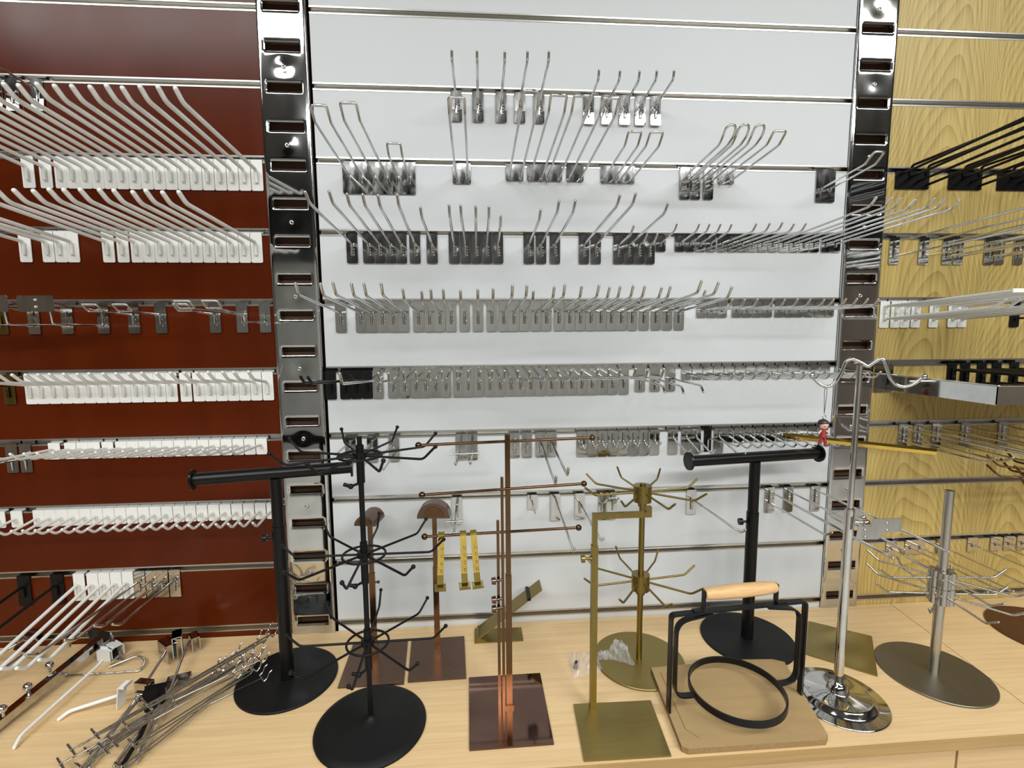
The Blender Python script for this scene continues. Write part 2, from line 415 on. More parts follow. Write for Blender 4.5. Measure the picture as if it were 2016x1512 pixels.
def jit(a): return random.uniform(-a, a)
def row(i, py, desc, where, name, spec, pm, am, w=.0237, h=.0625, r=.0027, rise=None, att=-.024, stem=.026, tip=(.018, .013), bent=0, dots=0,
        frm='left', tilt=.018, sway=.02, cross=0, extra=None):
    """a run of single-wire hooks in groove i; spec: list of (pixel x of the plate foot, arm length)"""
    n = len(spec)
    seq = sorted(range(n), key=lambda k: spec[k][0])
    for k, (px, L) in enumerate(spec):
        x = wall(px, py).x
        order = seq.index(k)+1
        if frm == 'right': order = n+1-order
        lab = desc if n == 1 else f'{desc}, {ORD[order]} from {frm}'
        lab = f'{lab}, {where}'
        Lq = round(L/.004)*.004
        rs = (.018*(Lq/.25) if rise is None else rise*(Lq/.25))
        pmesh = cached(('p', pm.name, w, h, bent, dots), lambda: fix(plate_mb(w, h, bent, dots).mesh('back_plate', pm)))
        amesh = cached(('a', am.name, Lq, rs, r, att, stem, tip, cross, dots > 0), lambda: arm_mb(Lq, rs, r, att, tip, stem, cross, dots > 0).mesh('arm', am))
        t = thing(name, lab, 'hook', (x, 0, gz(i)), (0, 0, 0), where_group(desc, where))
        p = obj('back_plate', pmesh, t); a = obj('arm', amesh, t)
        p.rotation_euler = (-abs(jit(tilt)), 0, jit(tilt*.5)); a.rotation_euler = (jit(.006), 0, jit(sway))
def where_group(desc, where): return f'{desc.split(",")[0]}s {where}'[:60]

def rng(a, b, n): return [a+(b-a)*k/(n-1) for k in range(n)]

# --- rust brown panel
RP = 'rust brown panel'
row(1, 196, 'shiny chrome hook with bent plate', f'top row of {RP}', 'slatwall_hook', [(-4, .26), (28, .26), (77, .26)], CHROME_PLATE, CHROME, bent=.12, r=.0022)
row(2, 377, 'long white hook with upturned tip', f'second row of {RP}', 'coated_hook',
    [(61.8, .28), (96, .28)] + [(x, .285) for x in rng(125.6, 509, 17)], WHITE_COAT, WHITE_COAT, frm='right', r=.0038, tilt=.006, sway=.008)
row(3, 520, 'long white hook with upturned tip', f'third row of {RP}', 'coated_hook',
    [(55.6, .26), (100, .22), (125, .26), (149, .27), (218, .27), (246.4, .27)] + [(x, .272) for x in rng(273.6, 508.3, 11)], WHITE_COAT, WHITE_COAT, frm='right', r=.0037, tilt=.006, sway=.010)
row(5, 798, 'white hook with short arm', f'fifth row of {RP}', 'coated_hook',
    [(x, .098) for x in rng(66.7, 342.2, 13)] + [(370, .098)] + [(x, .098) for x in rng(395.3, 507.8, 6)] + [(530.8, .092)], WHITE_COAT, WHITE_COAT, frm='right', r=.0032, tilt=.006, tip=(.022, .018), rise=.03)
row(6, 897, 'small white hook with short plate', f'sixth row of {RP}', 'coated_hook',
    [(110.3, .14), (142, .14), (166, .14), (189, .14), (215.3, .14)] + [(x, .14) for x in rng(242, 517.2, 13)], WHITE_COAT, WHITE_COAT, h=.035, frm='right', r=.0027, stem=.008, att=-.015, tip=(.016, .015), rise=.014, tilt=.006, sway=.006)
row(7, 1024, 'small white hook with short plate', f'seventh row of {RP}', 'coated_hook',
    [(2, .095), (36, .095)] + [(x, .098) for x in rng(79.5, 537.8, 21)], WHITE_COAT, WHITE_COAT, h=.036, frm='right', r=.0028, stem=.008, att=-.018, tip=(.016, .015), rise=-.022, tilt=.006)
row(6, 932, 'grey metal hook beside small white hooks', f'sixth row of {RP}', 'slatwall_hook', [(30, .16), (57, .16)], CHROME_PLATE, CHROME, r=.0024, att=-.034)
row(8, 1181, 'long white hook drooping over the counter', f'bottom row of {RP}', 'coated_hook',
    [(161.5, .25), (188, .25), (211, .25), (234, .25), (257, .232)], WHITE_COAT, WHITE_COAT, rise=-.045, r=.0036, tilt=.006, sway=.012)
row(8, 1177, 'chrome hook beside drooping white hooks', f'bottom row of {RP}', 'slatwall_hook',
    [(280, .28), (303, .24), (325, .20), (349, .195)], CHROME_PLATE, CHROME, dots=4, r=.0026, rise=.0)
row(8, 1187, 'black hook with long black arm', f'bottom row of {RP}', 'coated_hook', [(54, .30), (119, .30)], BLACK_COAT, BLACK_COAT, w=.027, h=.068, rise=-.03, r=.003)
row(4, 620, 'brass plated hook at the edge', f'fourth row of {RP}', 'slatwall_hook', [(4, .12)], BRASS_DULL, BRASS_DULL, r=.0025)
row(5, 800, 'brass hook beside short white hooks', f'fifth row of {RP}', 'slatwall_hook', [(24, .10)], BRASS_DULL, COPPER, r=.0025)

# scanning hooks with stepped wire on the fourth row
def scan_arm(L1, L2, tag):
    b = MB(); r = .0021
    if tag:
        b.tube([(0, -.006, -.020), (0, -.006, -.047), (0, -.012, -.048), (0, -L1, -.047), (0, -L1-.004, -.020)], r, 7, .005)
        b.tube([(0, -.006, -.020), (0, -.012, -.018), (0, -L1, -.006)], r, 7, .004)
    else:
        if L1: b.tube([(0, -.006, -.024), (0, -.006, -.043), (0, -.012, -.044), (0, -L1, -.044), (0, -L1-.004, -.028), (0, -L2, -.022)], r, 7, .006)
        else: b.tube([(0, -.006, -.046), (0, -.006, -.026), (0, -.014, -.025), (0, -L2, -.022)], r, 7, .006)
        b.tube([(-.014, -L2-.014, -.010), (-.014, -L2, -.022), (.012, -L2, -.022), (.012, -L2-.014, -.010), (-.014, -L2-.014, -.010)], r*.9, 7, .003)
    return b
for k, (px, L1, L2, tag) in enumerate([(72, .145, 0, 1), (137.5, .138, 0, 1), (208, .130, 0, 1), (268, 0, .107, 0), (321, 0, .108, 0), (427, 0, .110, 0), (480, 0, .205, 0), (525, .10, .209, 0)]):
    x = wall(px, 659).x
    lab = f'chrome scanning hook with {"label plate" if tag else "wire end frame"}, {ORD[8-k]} from right, fourth row of {RP}'
    t = thing('scanning_hook', lab, 'hook', (x, 0, gz(4)), (0, 0, 0), f'chrome scanning hooks, fourth row of {RP}')
    p = obj('back_plate', cached(('p', 'scan'), lambda: fix(plate_mb(.0237, .0625, 0, 4).mesh('back_plate', CHROME_PLATE))), t); p.rotation_euler = (-abs(jit(.012)), 0, jit(.012))
    c = MB().box((-.0085, -.0055, -.034), (.0085, -.0033, -.028)).box((-.0085, -.0055, -.046), (.0085, -.0033, -.042))
    obj('clip', cached('scanclip', lambda: c.mesh('clip', CHROME)), t)
    obj('arm', scan_arm(L1, L2, tag).mesh('arm', CHROME), t)
    if tag:
        g = MB(); y = -L1-.006; q = -.022
        g.prism([(q-.029, y, -.024), (q+.029, y, -.024), (q+.032, y, -.020), (q+.032, y, .003), (q+.029, y, .006), (q-.029, y, .006), (q-.032, y, .003), (q-.032, y, -.020)], (0, .0012, 0))
        p = obj('label_plate', fix(g.mesh('label_plate', CHROME_PLATE)), t)
        for dz in (-.002, -.015): part('rivet', MB().ball((q, y-.0004, dz), .0032, 8, 4, .8), CHROME, p)

# --- white panel
WP = 'white panel'
row(1, 243, 'chrome hook with dark bent plate', f'top row of {WP}', 'slatwall_hook',
    [(899, .155), (941.4, .155), (986.7, .157), (1023, .158), (1060.7, .160)], CHROME_PLATE, CHROME, bent=.022, dots=4, r=.0026, tip=(.004, .014), rise=.01)
row(1, 250, 'chrome hook with bright bent plate', f'top row of {WP}', 'slatwall_hook',
    [(1158, .10), (1193, .10), (1228.6, .101), (1259, .103), (1288.6, .105)], CHROME_PLATE, CHROME, bent=.115, dots=4, r=.0026, tip=(.004, .014), rise=.02)

def loop_hook(px, py, i, w, h, L, sep, label, group, square=True, clip=False, att=-.030, rise=.018, r=.0023, name='loop_hook'):
    x = wall(px, py).x
    t = thing(name, label, 'hook', (x, 0, gz(i)), (0, 0, jit(.01)), group)
    p = obj('back_plate', fix(plate_mb(w, h).mesh('back_plate', CHROME_PLATE)), t); p.rotation_euler = (-abs(jit(.006)), 0, jit(.012))
    s = sep/2; rs = rise*(L/.25); a = att; st = .018 if h > .05 else .010
    base = [(-s, -.0056, a-st), (-s, -.0056, a), (-s, -(L-.022), a+rs), (-s, -L, a+rs+.017)]
    if square: pts = base + [(x2, y, z) for (x2, y, z) in [(-p2[0], p2[1], p2[2]) for p2 in reversed(base)]]
    else:
        top = [(s*1.25*sin(q), -L-.010*cos(q), a+rs+.017+.008*cos(q)) for q in (-1.2, -.6, 0, .6, 1.2)]
        pts = base[:3] + [(-s*1.2, -L+.004, a+rs+.010)] + top + [(s*1.2, -L+.004, a+rs+.010)] + [(-p2[0], p2[1], p2[2]) for p2 in reversed(base[:3])]
    part('wire_loop', MB().tube(pts, r, 8, .005), CHROME, t)
    if clip:
        c = MB().box((-w*.42, -.0078, a-.008), (w*.42, -.0036, a-.001)).box((-w*.42, -.0078, a-.024), (w*.42, -.0036, a-.018))
        part('clip', c, CHROME, t)
    return t
LG = 'chrome loop hooks in the second row of white panel'
for k, (px, L) in enumerate([(701, .25), (750, .26), (795, .118)]):
    loop_hook(px, 380, 2, .0525, .066, L, .026, f'chrome loop hook on large square plate, {ORD[k+1]} of three beside the left post' if k < 2 else
              'short chrome loop hook on large square plate, third of three beside left post', LG)
loop_hook(909.5, 358, 2, .039, .042, .285, .026, 'lone chrome loop hook with narrow plate, above middle of white panel', LG)
for k, (px, L) in enumerate([(1013, .31), (1054.5, .30), (1089, .30), (1131.5, .295)]):
    loop_hook(px, 350, 2, .0385, .034, L, .026, f'long leaning chrome loop hook, {ORD[k+1]} from left of four, second row of white panel', LG)
for k, (px, L) in enumerate([(1198.5, .185), (1232, .185)]):
    loop_hook(px, 354, 2, .0385, .036, L, .025, f'short chrome loop hook on joined dark plates, {["left", "right"][k]} of the pair, second row', LG)
for k, (px, L) in enumerate([(1346, .195), (1367, .197), (1392.5, .198)]):
    loop_hook(px, 388, 2, .0235, .069, L, .017, f'round ended chrome loop hook on clipped strap, {ORD[k+1]} from left of three', LG, False, True)
loop_hook(1428, 357, 2, .038, .034, .20, .024, 'square ended chrome loop hook beside the three clipped strap hooks', LG)
loop_hook(1622, 393, 2, .046, .072, .155, .022, 'chrome loop hook on large plate beside the right chrome post', LG, att=-.045, rise=.02)

kw = dict(pm=CHROME_PLATE, am=CHROME)
W3 = f'third row of {WP}'
row(3, 519, 'chrome hook with long arm', W3, 'slatwall_hook',
    [(695, .284), (727, .282), (748.8, .276), (770, .272), (791.4, .268), (818, .268), (851.7, .208), (894.8, .22), (916.7, .22), (937.7, .22), (958.8, .22), (980.4, .16),
     (1041, .20), (1064.8, .248), (1092, .252), (1148.8, .28), (1172, .29), (1216.4, .106), (1236.7, .24), (1256.8, .056), (1277.5, .05)], dots=4, h=.063, **kw)
sk = dict(h=.035, w=.0232, att=-.019, stem=.008, r=.0021, tip=(.012, .012))
row(3, 493, 'small chrome hook with short arm', W3, 'slatwall_hook', [(1299.5, .096), (1337, .094), (1357, .096), (1377.6, .098), (1398, .098)], rise=.028, **sk, **kw)
row(3, 493, 'small chrome hook with medium arm', W3, 'slatwall_hook', [(1420, .144), (1440, .148), (1460, .15), (1479.5, .148), (1499.5, .149)], rise=.003, **sk, **kw)
row(3, 493, 'small chrome hook with very long arm', W3, 'slatwall_hook',
    [(1520, .295), (1541, .295), (1561, .292), (1581, .29), (1601, .294), (1624, .296), (1643, .298)], rise=.011, **sk, **kw)
W4 = f'fourth row of {WP}'
row(4, 652, 'chrome hook with upturned tip', W4, 'slatwall_hook',
    [(673, .275), (712.6, .272), (733.6, .275), (754.7, .279), (775.8, .267), (796.4, .267), (825, .212), (846.5, .186), (867, .203), (889, .204), (915.4, .205), (941.5, .205),
     (968.7, .21), (991.6, .25), (1011.7, .25), (1032.7, .187), (1055, .242), (1075.7, .25), (1100, .25), (1121, .252), (1142, .238), (1162.5, .238), (1182.6, .24), (1203, .237),
     (1222.5, .237), (1243.7, .233), (1266.6, .297), (1290, .289), (1312, .183), (1335, .23)], dots=4, h=.0635, tip=(.014, .018), **kw)
row(4, 622, 'small chrome hook with short plate', W4, 'slatwall_hook',
    [(1380, .143), (1400, .145), (1420, .146), (1449, .146), (1469, .147), (1489, .145), (1509, .147), (1532.6, .147), (1552, .148), (1571, .15), (1591, .15), (1610.7, .148), (1630, .147)],
    h=.035, w=.0236, att=-.020, stem=.006, rise=.0, r=.0021, tip=(.012, .014), **kw)
W5 = f'fifth row of {WP}'
row(5, 786, 'black hook with short black arm', W5, 'coated_hook', [(653.6, .19), (681.7, .24), (703, .12), (724.5, .15)], BLACK_COAT, BLACK_COAT, h=.063, r=.0028)
row(5, 785, 'chrome hook with raised tip', W5, 'slatwall_hook',
    [(746, .32)] + [(775.7, .165), (798, .20), (819.8, .192), (839, .17), (858.6, .14), (879, .155), (903, .12), (923, .17), (943.6, .17), (965, .2)] +
    [(x, .235) for x in (985, 1006, 1024.8, 1045, 1064.8, 1086, 1106, 1125, 1145, 1165, 1185, 1204.8, 1226.7)], dots=6, h=.0625, tip=(.014, .018), **kw)
row(5, 776, 'chrome hook with drooping arm', W5, 'slatwall_hook', [(1258.8, .15), (1288, .165), (1318, .17)], dots=4, h=.057, tip=(.012, -.012), att=-.03, rise=.0, **kw)
row(5, 746, 'tiny chrome hook on short plate', W5, 'slatwall_hook', [(x, .165) for x in rng(1350, 1622, 14)], h=.030, w=.0232, att=-.020, stem=.005, rise=.0, r=.0021, tip=(.012, .013), **kw)
W6 = f'sixth row of {WP}'
row(6, 906, 'chrome hook partly behind the copper stand', W6, 'slatwall_hook', [(1013, .03), (1037, .04), (1064, .245), (1085.5, .21)], dots=6, h=.058, rise=-.03, tip=(.008, .018), **kw)
row(6, 903, 'stubby chrome hook above the brass spinner', W6, 'slatwall_hook', [(1144.5, .046), (1164.8, .046), (1185, .044), (1205, .044), (1225.5, .045), (1245.7, .044), (1266, .046), (1287, .044)],
    h=.060, att=-.030, stem=-.022, rise=-.03, r=.0024, tip=(.012, .012), tilt=.03, **kw)
row(6, 900, 'chrome hook with curved short arm', W6, 'slatwall_hook', [(1323, .095), (1348.6, .095), (1368, .10), (1412, .12)], h=.060, att=-.022, stem=-.014, rise=-.05, r=.0023, tip=(.012, .012), **kw)
row(6, 893, 'dark narrow hook among curved chrome hooks', W6, 'slatwall_hook', [(1391, .16)], h=.055, w=.018, pm=BLACK_SATIN, am=CHROME, r=.0024)
row(6, 866, 'tiny chrome hook on short plate', W6, 'slatwall_hook', [(x, .10) for x in rng(1432, 1618, 10)], h=.034, w=.0232, att=-.020, stem=.005, rise=-.03, r=.0021, tip=(.012, .012), **kw)
row(6, 905, 'chrome hook with crossbar arm', W6, 'cross_hook', [(908, .22), (930, .215)], h=.060, cross=.034, r=.0026, tip=(.006, .006), rise=.01, **kw)
def double_hook(px, py, i, L1, L2, label, group, pm=CHROME_PLATE, am=CHROME, w=.0237, h=.0625, r=.0024, z1=-.014, z2=-.046, r1=0, r2=0, tipz=.013, name='double_hook', sway=.0, tips=(1, 1), tag=False):
    x = wall(px, py).x
    t = thing(name, label, 'hook', (x, 0, gz(i)), (0, 0, sway), group)
    p = obj('back_plate', cached(('p', pm.name, w, h), lambda: fix(plate_mb(w, h).mesh('back_plate', pm))), t); p.rotation_euler = (-abs(jit(.012)), 0, jit(.012))
    s = MB().tube([(0, -.0032-r, z1), (0, -.0032-r, z2)], r*1.1, 8, 0)
    for zz in (z1, z2, (z1+z2)/2): s.ball((0, -.004-r, zz), r*1.5, 8, 4)
    part('weld_stem', s, am, t)
    for (L, z, rr, tp) in ((L1, z1, r1, tips[0]), (L2, z2, r2, tips[1])):
        if not L: continue
        pts = [(0, -.0032-r, z), (0, -(L-.018), z+rr)] + ([(0, -L, z+rr+tipz)] if tp else [(0, -L, z+rr)])
        part('arm', MB().tube(pts, r, 8, .006).ball(pts[-1], r, 8, 4), am, t)
    if tag:
        part('label_holder', MB().box((-.022, -L1-.002, z1+r1-.004), (.022, -L1, z1+r1+.003)), WHITE_PLASTIC if am == WHITE_COAT else CHROME_PLATE, t)
    return t
for k, px in enumerate((692, 735, 777)):
    double_hook(px, 911, 6, .12, .15, f'chrome hook with two arms behind black spinner, {ORD[k+1]} of three', 'two-armed chrome hooks behind the black spinner', tips=(0, 1), h=.060, tipz=.012, r=.0021)
W7 = f'seventh row of {WP}'
row(7, 1003, 'little square plate chrome hook', f'behind copper stand, {W7}', 'slatwall_hook', [(1048, .06)], h=.034, stem=.004, att=-.016, rise=-.06, r=.0022, tip=(.01, .010), **kw)
row(7, 1026, 'chrome hook with long drooping arm', W7, 'slatwall_hook', [(1092.6, .255)], h=.064, r=.0026, att=-.010, stem=.0, rise=-.02, tip=(.01, .012), **kw)
row(7, 1023, 'chrome hook with arm behind brass stand', W7, 'slatwall_hook', [(1140.5, .235)], h=.062, dots=4, r=.0027, rise=-.0, **kw)
row(7, 1015, 'lone chrome hook beside black tee stand', W7, 'slatwall_hook', [(1359, .235)], h=.060, dots=4, r=.0027, rise=.005, **kw)
row(7, 1030, 'chrome hook with crossbar beside copper stand', W7, 'cross_hook', [(900, .17)], h=.064, cross=.034, r=.0030, tip=(.006, .006), rise=.0, **kw)
loop_hook(1194.5, 1026, 7, .043, .066, .055, .026, 'wide dark chrome plate hook behind the brass spinner', 'chrome hooks in the seventh row', att=-.028, rise=.06)
for k, (px, L1, L2) in enumerate(((1512.5, .36, .215), (1549, .33, .30), (1601.7, .345, 0))):
    double_hook(px, 1010, 7, L1, L2, f'chrome hook with long straight arms beside right post, {ORD[k+1]} from left', 'long armed chrome hooks in the seventh row', z1=-.012, z2=-.040, tips=(0, 1), r=.0025)
# chrome label plate carried by the longest arm
tg = thing('price_plate', 'chrome price plate with rivets at end of long wall hook', 'plate', (.545, -.325, gz(7)-.010))
g = MB()
def tagpt(px, py): return wall(px, py, -.33) - V((.545, -.325, gz(7)-.010))
q = [tagpt(*p) for p in ((1718, 1022), (1775, 1021), (1775, 1047), (1740, 1049), (1728, 1062), (1686, 1062), (1690, 1036), (1716, 1036))]
g.prism(q, (0, .0015, 0)); part('plate', g, CHROME_PLATE, tg)
for pp in ((1746, 1030), (1746, 1044), (1703, 1044), (1703, 1057)): part('rivet', MB().ball(tagpt(*pp), .0026, 8, 4), CHROME, tg)

# --- wood grain panel
YP = 'wood grain panel'
for k, px in enumerate((1793, 1897, 1992)):
    x = wall(px, 372).x
    t = thing('rack_hook', f'wide black plate with fan of black arms, {ORD[k+1]} from left, top of {YP}', 'hook', (x, 0, gz(2)), (0, 0, 0), f'wide black rack hooks on {YP}')
    obj('back_plate', cached('pbk', lambda: fix(plate_mb(.084, .040).mesh('back_plate', BLACK_SATIN))), t)
    for sx, z, L in ((-.008, .009, .40), (.033, .009, .40), (-.03, -.010, .40), (-.008, -.017, .40), (.014, -.025, .40), (.036, -.033, .40)):
        z0 = -.012 if z > 0 else z
        part('arm', MB().tube([(sx, -.005, z0), (sx, -.008, z) if z > 0 else (sx, -.008, z0), (sx, -L, z+(.008 if z > 0 else .030))], .0030, 7, .006), BLACK_COAT, t)
for k, (px, sw) in enumerate(((1756, 0), (1814, 0), (1860, 0), (1882, 0), (1942, 0), (1963, 0), (2000, 0))):
    double_hook(px, 526, 3, .34, .30, f'chrome two-armed hook, {ORD[k+1]} from left, second row of {YP}', f'chrome two-armed hooks on {YP}', z1=-.014, z2=-.047, r1=.014, r2=.008, tips=(0, 1), tag=False, r=.0023)
for k, px in enumerate((1737.4, 1759, 1778, 1798.5, 1834, 1871, 1890)):
    double_hook(px, 647, 4, .30, .272, f'white two-armed hook, {ORD[k+1]} from left, third row of {YP}', f'white two-armed hooks on {YP}', WHITE_COAT, WHITE_COAT, r=.0031, h=.062, z1=-.014, z2=-.044, r1=.014, r2=.016, tips=(0, 1), tag=True)
double_hook(1993, 647, 4, .26, 0, f'black hook beside white two-armed hooks on {YP}', f'black hooks on {YP}', BLACK_COAT, BLACK_COAT, z1=-.044)
for k, px in enumerate((1870.5, 1896.5, 1929, 1958, 1992.5)):
    double_hook(px, 748, 5, .30, .25, f'black two-armed hook, {ORD[k+1]} from left, above metal tray on {YP}', f'black two-armed hooks on {YP}', BLACK_COAT, BLACK_COAT, h=.058, r=.0034, z1=-.018, z2=-.052, tips=(0, 0))
for k, px in enumerate((1774, 1803.5, 1840, 1896, 1969)):
    double_hook(px, 878, 6, .30, .22, f'chrome two-armed hook below metal tray, {ORD[k+1]} from left', f'chrome two-armed hooks below the tray', z1=-.012, z2=-.044, r1=0, r2=.0, tips=(1, 1), r=.0024, h=.060, tipz=.014)
row(8, 1084, 'bluish chrome hook on short plate', f'bottom row of {YP}', 'slatwall_hook', [(1752, .24), (1789, .24), (1808, .24), (1850, .24), (1911, .24), (1956, .24), (1982, .24), (2008, .24)],
    CHROME_PLATE, CHROME, h=.036, att=-.020, stem=.006, rise=.0, r=.0024, tip=(.012, .013), w=.027)
# metal tray shelf hanging in the fifth groove
t = thing('tray_shelf', f'shallow chrome tray shelf with folded rim, fifth groove of {YP}', 'shelf', (wall(1738, 737).x, 0, gz(5)))
part('back_plate', plate_mb(.048, .068), CHROME_PLATE, t)
b = MB(); tx0, tx1, ty0, ty1, zt, zb = .012, .43, -.008, -.255, -.028, -.064
for (a, c) in (((tx0, ty1, zb), (tx0+.0015, ty0, zt)), ((tx1-.0015, ty1, zb), (tx1, ty0, zt)), ((tx0, ty1, zb), (tx1, ty1+.0015, zt)), ((tx0, ty1, zb-.0015), (tx1, ty0, zb))):
    b.box(a, c)
part('tray', b, CHROME, t)
part('rolled_rim', MB().tube([(tx0, ty0, zt), (tx0, ty1, zt), (tx1, ty1, zt), (tx1, ty0, zt)], .002, 6, .003), CHROME, t)

# ------------------------------------------------------------------ stands on the counter
def P(x, y): return (x, y, TOP)
def disc(r, h=.004, n=64):
    return MB().lathe((0, 0, 0), [(r*.995, 0), (r, h*.3), (r, h*.75), (r-.0012, h)], n)
def ringmb(R_, r, z, n=40):
    return MB().tube([(R_*cos(2*pi*k/n), R_*sin(2*pi*k/n), z) for k in range(n)], r, 8, 0, True)

def tee_stand(label, c, base_r, phi, hbar, half, lower, knob_dir):
    t = thing('tee_bar_stand', label, 'display stand', P(*c))
    part('base', disc(base_r, .0045), BLACK_BASE, t)
    part('lower_tube', MB().cyl((0, 0, .004), (0, 0, lower), .0128, n=24), BLACK_SATIN, t)
    part('upper_tube', MB().cyl((0, 0, lower-.01), (0, 0, hbar-.010), .0113, n=24), BLACK_SATIN, t)
    d = V((cos(phi), sin(phi), 0))
    part('crossbar', MB().cyl(V((0, 0, hbar))-d*half, V((0, 0, hbar))+d*half, .0120, n=24), BLACK_SATIN, t)
    for s in (-1, 1):
        a = V((0, 0, hbar))+d*(half*s)
        part('end_disc', MB().cyl(a, a+d*(.004*s), .0197, .0190, 28), BLACK_SATIN, t)
    k = V((cos(knob_dir), sin(knob_dir), 0)); a = V((0, 0, lower-.022))
    part('knob', MB().cyl(a+k*.012, a+k*.024, .0028, n=10).cyl(a+k*.022, a+k*.030, .0075, n=14), BLACK_SATIN, t)
    return t
tee_stand('black tee bar stand with round base in front of the rust brown panel', (-.609, -.157), .097, math.atan2(.058, .278), .432, .140, .325, pi+.2)
tee_stand('black tee bar stand with round base behind the wooden handled ring frame', (.394, -.109), .100, math.atan2(.037, .316), .425, .158, .300, pi-.1)

def spinner(name, label, c, base, tiers, arms, armr, pole, h, m, mb_, ring=None, hub=None, tipup=.022, tipl=.022, balls=True, wr=.0021, ph=None, slope=0.0):
    t = thing(name, label, 'display stand', P(*c))
    part('base', base, mb_, t)
    part('pole', pole, m, t)
    for i, z in enumerate(tiers):
        g = MB()
        if ring: g = ringmb(ring, .0021, z)
        if hub: hub(g, z)
        o = part('ring_hub' if ring else 'hub', g, m, t)
        for k in range(arms):
            a = ph[i] + 2*pi*k/arms; d = V((cos(a), sin(a), 0)); Z = V((0, 0, 1))
            q = [d*.006+Z*z, d*(armr-tipl)+Z*(z+slope), d*armr+Z*(z+slope+tipup)]
            b = MB().tube(q, wr, 7, .006)
            if balls: b.ball(q[-1], wr*1.75, 8, 6)
            else: b.ball(q[-1], wr, 8, 4)
            part('arm', b, m, o)
        if ring:
            part('wing_knob', MB().tube([(0, -.004, z-.046), (-.012, -.016, z-.048)], .0022, 6, 0).ball((-.013, -.017, z-.048), .0048, 8, 5).tube([(-.013, -.017, z-.048), (-.024, -.020, z-.043)], .0032, 6, 0), m, t)
    return t
base = MB().lathe((0, 0, 0), [(.0972, 0), (.0978, .003), (.0960, .005), (.0865, .0095), (.0835, .0107), (.022, .0110), (.016, .016), (.008, .017), (.006, .023)], 64)
pole = MB().cyl((0, 0, .015), (0, 0, .47), .0046, n=14).cyl((0, 0, .45), (0, 0, .515), .0068, n=14).cyl((0, 0, .515), (0, 0, .53), .0042, n=12)
for z in (.30, .14): pole.cyl((0, 0, z-.03), (0, 0, z+.045), .0064, n=14)
def knobby(g, z):
    g.cyl((0, 0, z-.004), (0, 0, z+.006), .0115, n=16)
    g.tube([(-.011, 0, z), (-.036, 0, z)], .0021, 6, 0); g.tube([(.011, 0, z), (.036, 0, z)], .0021, 6, 0)
spinner('spinner_rack', 'black three tier spinner rack with ringed hubs and round base', (-.413, -.2935), base, (.497, .322, .160), 8, .137, pole, .53, BLACK_COAT, BLACK_BASE,
        ring=.036, hub=knobby, ph=(R(-18), R(0), R(1)))
pole = MB().cyl((0, 0, .004), (0, 0, .39), .0060, n=18)
def hub2(g, z): g.cyl((0, 0, z-.020), (0, 0, z+.014), .0185, n=28); g.cyl((0, 0, z-.030), (0, 0, z-.019), .009, n=18); g.cyl((0, 0, z+.014), (0, 0, z+.0145), .006, n=14)
spinner('spinner_rack', 'brushed brass two tier spinner rack with round base', (.124, -.160), disc(.0945, .004), (.372, .180), 8, .125, pole, .39, BRASS_DULL, BRASS_BASE, hub=hub2, ph=(R(8), R(8)), balls=False, wr=.0022, tipup=.018)
pole = MB().cyl((0, 0, .004), (0, 0, .150), .0088, n=18).cyl((0, 0, .15), (0, 0, .178), .0082, n=18).cyl((0, 0, .17), (0, 0, .386), .0078, n=18)
pole.cyl((-.006, -.009, .158), (-.008, -.012, .158), .003, n=8)
def hub3(g, z):
    g.cyl((0, 0, z-.018), (0, 0, z+.014), .0185, n=20)
    for q in range(6): g.cyl((.016*cos(q*pi/3), .016*sin(q*pi/3), z-.017), (.016*cos(q*pi/3), .016*sin(q*pi/3), z+.016), .0062, n=8)
spinner('spinner_rack', 'brushed steel spinner rack with tall bare pole and grey round base', (.712, -.249), disc(.0975, .004), (.206, .172), 8, .125, pole, .386, STEEL, STEEL_BASE, hub=hub3, ph=(R(-5), R(-8)), balls=False, wr=.0021, tipup=.017)
pole = MB().cyl((0, 0, .004), (0, 0, .46), .007, n=16)
spinner('spinner_rack', 'bronze spinner rack mostly cut off at the edge of the photograph', (1.098, -.150), disc(.110, .004), (.378, .356), 8, .132, pole, .4, COPPER, BRONZE, hub=hub2, ph=(R(0), R(5)), balls=False, wr=.0026)

def square_base(c, corners, m, t, h=.0035):
    b = MB(); b.prism([(x-c[0], y-c[1], 0) for x, y in corners], (0, 0, h)); obj('base', fix(b.mesh('base', m)), t)
def sqtube(a, b, r): return MB().tube([a, b], r*1.414, 4, 0, square=True)

